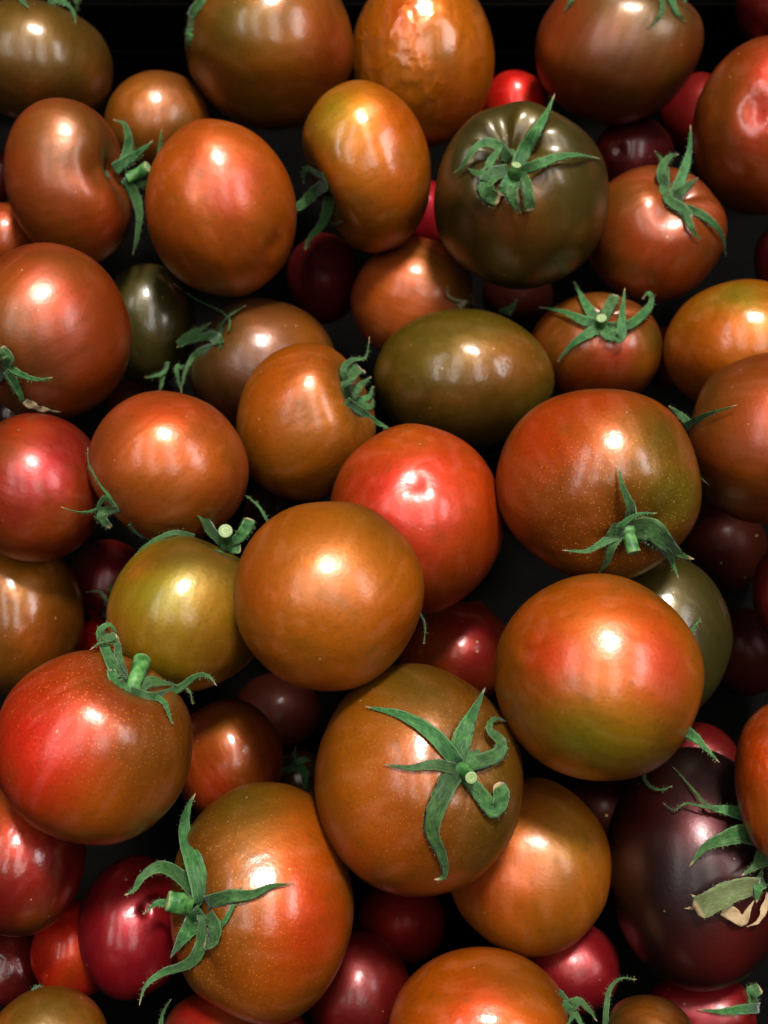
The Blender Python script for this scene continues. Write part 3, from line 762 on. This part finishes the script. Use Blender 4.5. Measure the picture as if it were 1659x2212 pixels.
S('15', 26, (1440, 410, 14), (1444, 432, 22), (1474, 452, 20), (1490, 474, 16), blunt=True); S('15', 16, (1480, 456, 18), (1490, 484, 16), (1500, 504, 12), (1514, 519, 8)); S('15', 19, (1470, 448, 14), (1512, 462, 20), (1544, 486, 20), (1562, 516, 16), (1568, 555, 12)); S('15', 26, (1440, 396, 12), (1434, 412, 20), (1446, 430, 18), blunt=True)
S('17', 30, (0, 800, 12), (6, 770, 20), (-4, 748, 18)); S('17', 26, (8, 796, 10), (20, 776, 18), (2, 750, 16), blunt=True); S('17', 18, (14, 790, 12), (40, 806, 16), (80, 820, 14), (114, 815, 10)); S('17', 20, (16, 800, 12), (32, 830, 14), (48, 862, 12), (56, 880, 10)); S('17', 18, (6, 800, 12), (-8, 826, 14), (-20, 850, 12)); S('17', 19, (54, 866, 14), (78, 880, 10), (104, 886, 8), (132, 890, 6), dry=1.0, hairs=False, fold=.1)
S('20', 8, (992, 668, 4), (1000, 654, 8), (978, 646, 12), (966, 634, 12), (966, 616, 8), dry=.45); S('20', 8, (990, 662, 4), (1006, 652, 10), (1020, 654, 10), (1017, 637, 8), dry=.45); S('20', 24, (1086, 676, -4), (1104, 664, 0), (1116, 646, 4))
S('22', 13, (478, 742, 8), (480, 706, 22), (496, 682, 26), (532, 659, 26)); S('22', 24, (474, 738, 8), (452, 726, 18), (412, 736, 22), (382, 750, 18)); S('22', 24, (386, 746, 20), (412, 724, 26), (434, 712, 26), (456, 697, 24)); S('22', 18, (478, 746, 8), (440, 756, 22), (414, 776, 26), (398, 810, 24), (390, 854, 18)); S('22', 11, (364, 782, 4), (356, 802, 8), (336, 812, 8), (311, 816, 8)); S('22', 5, (494, 716, 14), (496, 690, 16), (470, 668, 12), (426, 648, 6), (374, 612, 2), hairs=False)
S('22', 16, (392, 790, 2), (382, 800, 6), (390, 840, 4)); S('22', 12, (352, 810, 0), (350, 828, 2), (344, 846, 0)); S('22', 24, (480, 732, 10), (462, 724, 16), (446, 724, 14), blunt=True)
S('23', 16, (756, 850, 12), (742, 800, 30), (760, 778, 36), (790, 772, 36), (798, 727, 34)); S('23', 42, (752, 862, 10), (742, 830, 26), (764, 802, 34), (782, 798, 34), blunt=True); S('23', 24, (746, 868, 12), (780, 890, 24), (812, 912, 22), (852, 932, 14)); S('23', 26, (756, 862, 12), (774, 836, 30), (802, 814, 34)); S('23', 16, (768, 866, 10), (796, 858, 24), (806, 834, 28)); S('23', 14, (776, 872, 10), (800, 880, 18), (806, 862, 24))
ST('24', 11, 11, (1302, 704, -2), (1300, 698, 18), (1299, 687, 48))
S('24', 24, (1292, 698, 8), (1272, 668, 20), (1256, 640, 26), (1239, 608, 26)); S('24', 22, (1292, 700, 8), (1256, 690, 18), (1220, 674, 20), (1164, 663, 16)); S('24', 24, (1296, 708, 8), (1268, 722, 16), (1234, 746, 14), (1202, 785, 8)); S('24', 26, (1304, 696, 8), (1312, 672, 22), (1322, 652, 26), (1330, 638, 26), blunt=True); S('24', 24, (1318, 716, 10), (1340, 730, 24), (1343, 690, 34), (1346, 656, 38), (1350, 622, 38)); S('24', 24, (1312, 708, 8), (1358, 702, 22), (1390, 678, 28), (1407, 652, 30), (1402, 632, 30), (1386, 648, 28)); S('24', 32, (1298, 706, 8), (1312, 722, 14), (1342, 728, 18), blunt=True)
S('26', 20, (1470, 930, -8), (1494, 914, 10), (1530, 894, 22), (1592, 875, 20)); S('26', 18, (1492, 918, 0), (1470, 896, 6), (1444, 876, 8)); S('26', 5, (1506, 1026, 6), (1518, 1036, 8), (1534, 1049, 8), dry=.6, hairs=False)
ST('27', 14, 15, (1352, 1138, 0), (1360, 1164, 30), (1369, 1193, 52))
S('27', 28, (1354, 1146, 6), (1362, 1098, 22), (1346, 1056, 26), (1335, 1005, 20)); S('27', 20, (1350, 1150, 10), (1338, 1140, 26), (1376, 1112, 32), (1420, 1108, 26)); S('27', 22, (1352, 1148, 10), (1312, 1166, 24), (1268, 1190, 26), (1214, 1189, 22)); S('27', 26, (1344, 1144, 10), (1322, 1176, 24), (1312, 1212, 24), (1288, 1248, 20)); S('27', 58, (1362, 1142, 8), (1404, 1144, 20), (1436, 1172, 24), (1464, 1196, 26), (1499, 1208, 24)); S('27', 22, (1400, 1170, 18), (1440, 1190, 24), (1452, 1216, 22), (1466, 1250, 18)); S('27', 20, (1330, 1130, 8), (1322, 1148, 14), (1312, 1168, 18), blunt=True)
S('29', 14, (888, 1222, -50), (901, 1240, -50), (905, 1264, -48)); S('29', 6, (904, 1318, -50), (918, 1352, -46), (915, 1392, -44))
ST('30', 14, 15, (488, 1176, 0), (488, 1162, 22), (487, 1147, 66))
S('30', 30, (478, 1172, 4), (454, 1146, 20), (436, 1114, 28), (412, 1098, 28), (388, 1098, 24)); S('30', 30, (498, 1176, 6), (520, 1158, 20), (534, 1136, 26), (540, 1120, 28), blunt=True); S('30', 13, (420, 1160, 6), (378, 1150, 12), (336, 1166, 12), (308, 1184, 8), (290, 1200, 6)); S('30', 7, (578, 1128, 8), (562, 1098, 14), (546, 1082, 16), (530, 1070, 16)); S('30', 24, (484, 1176, 4), (500, 1186, 8), (520, 1188, 8), blunt=True)
S('31', 8, (262, 1104, 0), (230, 1064, 2), (202, 1022, 2), (191, 996, 2), (190, 967, 2)); S('31', 11, (254, 1098, 4), (226, 1074, 6), (208, 1100, 8), (170, 1106, 8), (132, 1095, 6)); S('31', 26, (256, 1098, 6), (230, 1104, 8), (218, 1116, 6), (240, 1140, 4), blunt=True); S('31', 8, (280, 1132, 6), (300, 1154, 8), (328, 1170, 4))
S('34', 12, (222, 1330, 4), (232, 1302, 14), (216, 1278, 20), (184, 1280, 18), dry=.35); S('34', 16, (236, 1320, 4), (244, 1286, 10), (232, 1262, 12)); S('34', 18, (226, 1336, 8), (236, 1320, 16), (236, 1300, 18))
ST('35', 15, 19, (284, 1492, 0), (294, 1464, 26), (306, 1428, 42))
S('35', 30, (268, 1482, 6), (244, 1440, 26), (228, 1402, 34), (216, 1364, 40), (240, 1350, 42), (260, 1392, 36)); S('35', 20, (272, 1476, 8), (256, 1420, 32), (252, 1390, 40), (222, 1386, 42), (194, 1404, 38)); S('35', 34, (290, 1488, 10), (324, 1474, 24), (356, 1476, 26), (388, 1482, 22)); S('35', 24, (280, 1494, 8), (330, 1506, 20), (380, 1490, 28), (424, 1460, 34), (452, 1462, 34), (468, 1482, 30)); S('35', 18, (326, 1504, 12), (352, 1516, 18), (364, 1542, 14), (373, 1565, 10)); S('35', 7, (384, 1482, 18), (408, 1492, 18), (417, 1522, 12)); S('35', 34, (276, 1486, 6), (250, 1470, 16), (240, 1446, 22), blunt=True); S('35', 20, (216, 1366, 34), (232, 1380, 40), (252, 1372, 42), blunt=True)
S('38', 27, (1466, 1572, -6), (1494, 1588, 0), (1522, 1614, 4), (1554, 1647, 4))
S('39', 10, (1486, 1378, 4), (1498, 1356, 8), (1514, 1336, 8))
ST('40', 15, 13, (996, 1660, 2), (1006, 1670, 26), (1018, 1680, 66))
S('40', 36, (986, 1648, 8), (956, 1606, 18), (918, 1572, 18), (868, 1544, 14), (826, 1533, 12), (789, 1526, 14)); S('40', 46, (984, 1650, 8), (1000, 1590, 18), (1022, 1540, 20), (1048, 1486, 18)); S('40', 36, (992, 1654, 8), (1044, 1644, 18), (1078, 1626, 26), (1082, 1602, 34), (1056, 1576, 34), (1070, 1552, 34), (1107, 1564, 30)); S('40', 27, (986, 1660, 8), (936, 1652, 14), (886, 1658, 14), (828, 1652, 10)); S('40', 46, (984, 1664, 8), (958, 1710, 16), (940, 1756, 16), (934, 1800, 14), (956, 1850, 12), (960, 1892, 12), (938, 1900, 14)); S('40', 42, (992, 1664, 8), (1034, 1712, 16), (1068, 1750, 22), (1082, 1718, 34), (1072, 1692, 36), blunt=True)
ST('42', 22, 20, (440, 1960, 2), (400, 1953, 34), (363, 1946, 92))
S('42', 42, (440, 1946, 8), (420, 1866, 26), (400, 1800, 30), (404, 1752, 28), (422, 1714, 22)); S('42', 32, (438, 1950, 8), (396, 1896, 30), (348, 1872, 40), (308, 1894, 40), (290, 1922, 36), (269, 1934, 34)); S('42', 34, (446, 1950, 8), (496, 1936, 18), (544, 1932, 18), (586, 1914, 16), (636, 1908, 12)); S('42', 44, (440, 1972, 10), (414, 2000, 24), (390, 2034, 26), (368, 2070, 22)); S('42', 28, (440, 1976, 10), (436, 2036, 18), (410, 2080, 20), (352, 2100, 22), (314, 2130, 22), (301, 2172, 18)); S('42', 38, (452, 1972, 8), (466, 2004, 14), (458, 2030, 12), (442, 2036, 10), blunt=True); S('42', 12, (464, 2018, 8), (492, 1978, 12), (512, 1936, 12), (522, 1912, 10)); S('42', 18, (420, 1960, 10), (350, 1950, 24), (330, 1958, 26), (308, 1975, 26))
S('46', 10, (72, 2140, 0), (80, 2132, 4), (92, 2132, 4)); S('47', 10, (346, 2230, 8), (352, 2190, 10), (370, 2158, 10)); S('47', 12, (560, 2220, 0), (568, 2200, 4), (574, 2188, 4))
S('50', 30, (1206, 2150, -4), (1228, 2176, 2), (1250, 2204, 4), (1262, 2230, 2)); S('50', 26, (1222, 2180, 0), (1248, 2166, 6), (1270, 2180, 8), (1290, 2206, 6)); S('50', 20, (1214, 2170, 0), (1236, 2190, 10), (1224, 2216, 6))
S('52', 6, (1596, 1752, 30), (1530, 1744, 34), (1482, 1736, 26), (1456, 1750, 18), (1432, 1734, 14)); S('52', 27, (1612, 1762, 34), (1580, 1752, 34), (1546, 1746, 30), (1512, 1740, 24)); S('52', 7, (1540, 1752, 28), (1516, 1728, 26), (1488, 1694, 18), (1454, 1656, 12)); S('52', 9, (1386, 1652, 6), (1396, 1690, 12), (1424, 1706, 14), (1454, 1697, 12))
S('52', 44, (1650, 1812, 40), (1604, 1800, 44), (1560, 1812, 42), (1520, 1832, 36), (1488, 1873, 26)); S('52', 34, (1672, 1850, 40), (1646, 1862, 40), (1602, 1892, 30)); S('52', 24, (1656, 1800, 34), (1640, 1846, 36), (1620, 1884, 32)); S('52', 56, (1640, 1910, 30), (1592, 1920, 34), (1548, 1940, 32), (1502, 1966, 26), blunt=True, dry=.22); S('52', 30, (1560, 1962, 14), (1586, 1978, 18), (1604, 1990, 18), (1616, 1968, 20), (1630, 1944, 20), dry=1.0, hairs=False); S('52', 16, (1662, 1930, 22), (1650, 1964, 24), (1638, 1990, 24), (1612, 2002, 22), dry=1.0, hairs=False); S('52', 14, (1520, 1946, 18), (1506, 1940, 22), (1492, 1932, 20), dry=1.0, hairs=False); S('52', 40, (1664, 1880, 22), (1640, 1910, 30), (1634, 1950, 28)); S('52', 8, (1502, 1960, 14), (1490, 1962, 12), (1478, 1962, 10), dry=.9, hairs=False)
S('55', 22, (1640, 2176, 10), (1596, 2180, 16), (1554, 2184, 14), (1506, 2180, 10)); S('55', 28, (1634, 2170, 8), (1620, 2148, 16), (1644, 2136, 16), blunt=True)
S('56', 13, (1308, 2230, 4), (1310, 2180, 12), (1318, 2136, 16), (1342, 2114, 18), (1376, 2116, 16))
S('60', 20, (640, 1652, 6), (658, 1672, 12), (660, 1700, 12), (671, 1726, 8)); S('60', 16, (640, 1652, 6), (622, 1662, 10), (610, 1660, 8)); S('60', 16, (642, 1650, 6), (656, 1642, 12), (672, 1644, 10)); S('60', 16, (640, 1652, 6), (634, 1636, 10), (640, 1612, 8))

for t in TOM:
    w, faces, attrs, mat = t['body']
    cal = CAL.get(t['key'])
    base = np.array([t['P'][0], t['P'][1], w[:, 2].min()])
    if cal:
        root = bpy.data.objects.new('tomato', None); COL.objects.link(root)
        root.empty_display_size = 0.01
        root.location = base
        link_mesh('fruit', w - base, faces, mat, root, attrs)
        # calyx hub: a small lobed green cap in the stem hollow
        sp = to_world(t, t['sd'] * radius(t, t['sd'])[0])
        nrm = (t['sd'] / t['s']) @ t['ax']; nrm /= np.linalg.norm(nrm)
        e = np.cross(nrm, [.2, .5, .8]); e /= np.linalg.norm(e); f = np.cross(nrm, e)
        big = (0.085 + .035 * max(t['sd'][2], 0)) * min(t['s'][:2])
        hv, hf, ha = [], [], []
        for ring, (rr_, hh_) in enumerate(((0.12, .62), (.45, .58), (.8, .42), (1.05, .12), (1.0, -.25))):
            for j in range(20):
                an = 2 * math.pi * j / 20
                lo = 1 + .22 * math.cos(5 * an) * rr_
                hv.append(sp + (e * math.cos(an) + f * math.sin(an)) * big * rr_ * lo + nrm * big * hh_); ha.append((.2, .5, 0))
        for r_ in range(4):
            for j in range(20):
                a = r_ * 20 + j; b = r_ * 20 + (j + 1) % 20
                hf.append((a, a + 20, b + 20, b))
        hf.append(tuple(range(20)))
        hub = link_mesh('calyx', np.array(hv) - base, hf, LEAF, root, {'leaf': ('FLOAT_VECTOR', ha)})
        for si, (wd, path, kw) in enumerate(cal['sepals']):
            v, fc, at = sepal_mesh(t, path, wd, seed=si + 1, **kw)
            o = link_mesh('sepal', np.array(v) - base, fc, LEAF, hub, {'leaf': ('FLOAT_VECTOR', at)})
            if kw.get('dry', 0) >= .9: o['label'] = 'dry withered straw coloured sepal'
        if cal['stem']:
            r0, r1, path = cal['stem']
            pts, px = place_path(t, path)
            v, fc, end, tn, rad = tube_mesh(pts, [r0 * px * 1.15, r0 * px, (r0 + r1) / 2 * px, r1 * px])
            st = link_mesh('stem', np.array(v) - base, fc, STEM, root)
            e = np.cross(tn, [.2, .5, .8]); e /= np.linalg.norm(e); f = np.cross(tn, e)
            cv, cf, ca = [end + tn * rad * .05], [], [(0, 0, 0)]
            for ri, (q, hgt) in enumerate(((.3, .06), (.62, .10), (.92, .10), (1.01, .0), (1.0, -.2))):
                for j in range(18):
                    an = 2 * math.pi * j / 18
                    cv.append(end + (e * math.cos(an) + f * math.sin(an)) * rad * q + tn * rad * hgt); ca.append((min(q, 1), 0, 0))
            for j in range(18): cf.append((0, 1 + j, 1 + (j + 1) % 18))
            for r_ in range(4):
                for j in range(18):
                    a = 1 + r_ * 18 + j; b = 1 + r_ * 18 + (j + 1) % 18
                    cf.append((a, a + 18, b + 18, b))
            link_mesh('cut_end', np.array(cv) - base, cf, CUT, st, {'leaf': ('FLOAT_VECTOR', ca)})
        top = root
    else:
        top = link_mesh('tomato', w - base, faces, mat, None, attrs, loc=base)
    top['label'] = t['label']
    top['category'] = 'tomato'
    top['group'] = 'tomatoes heaped in the crate'
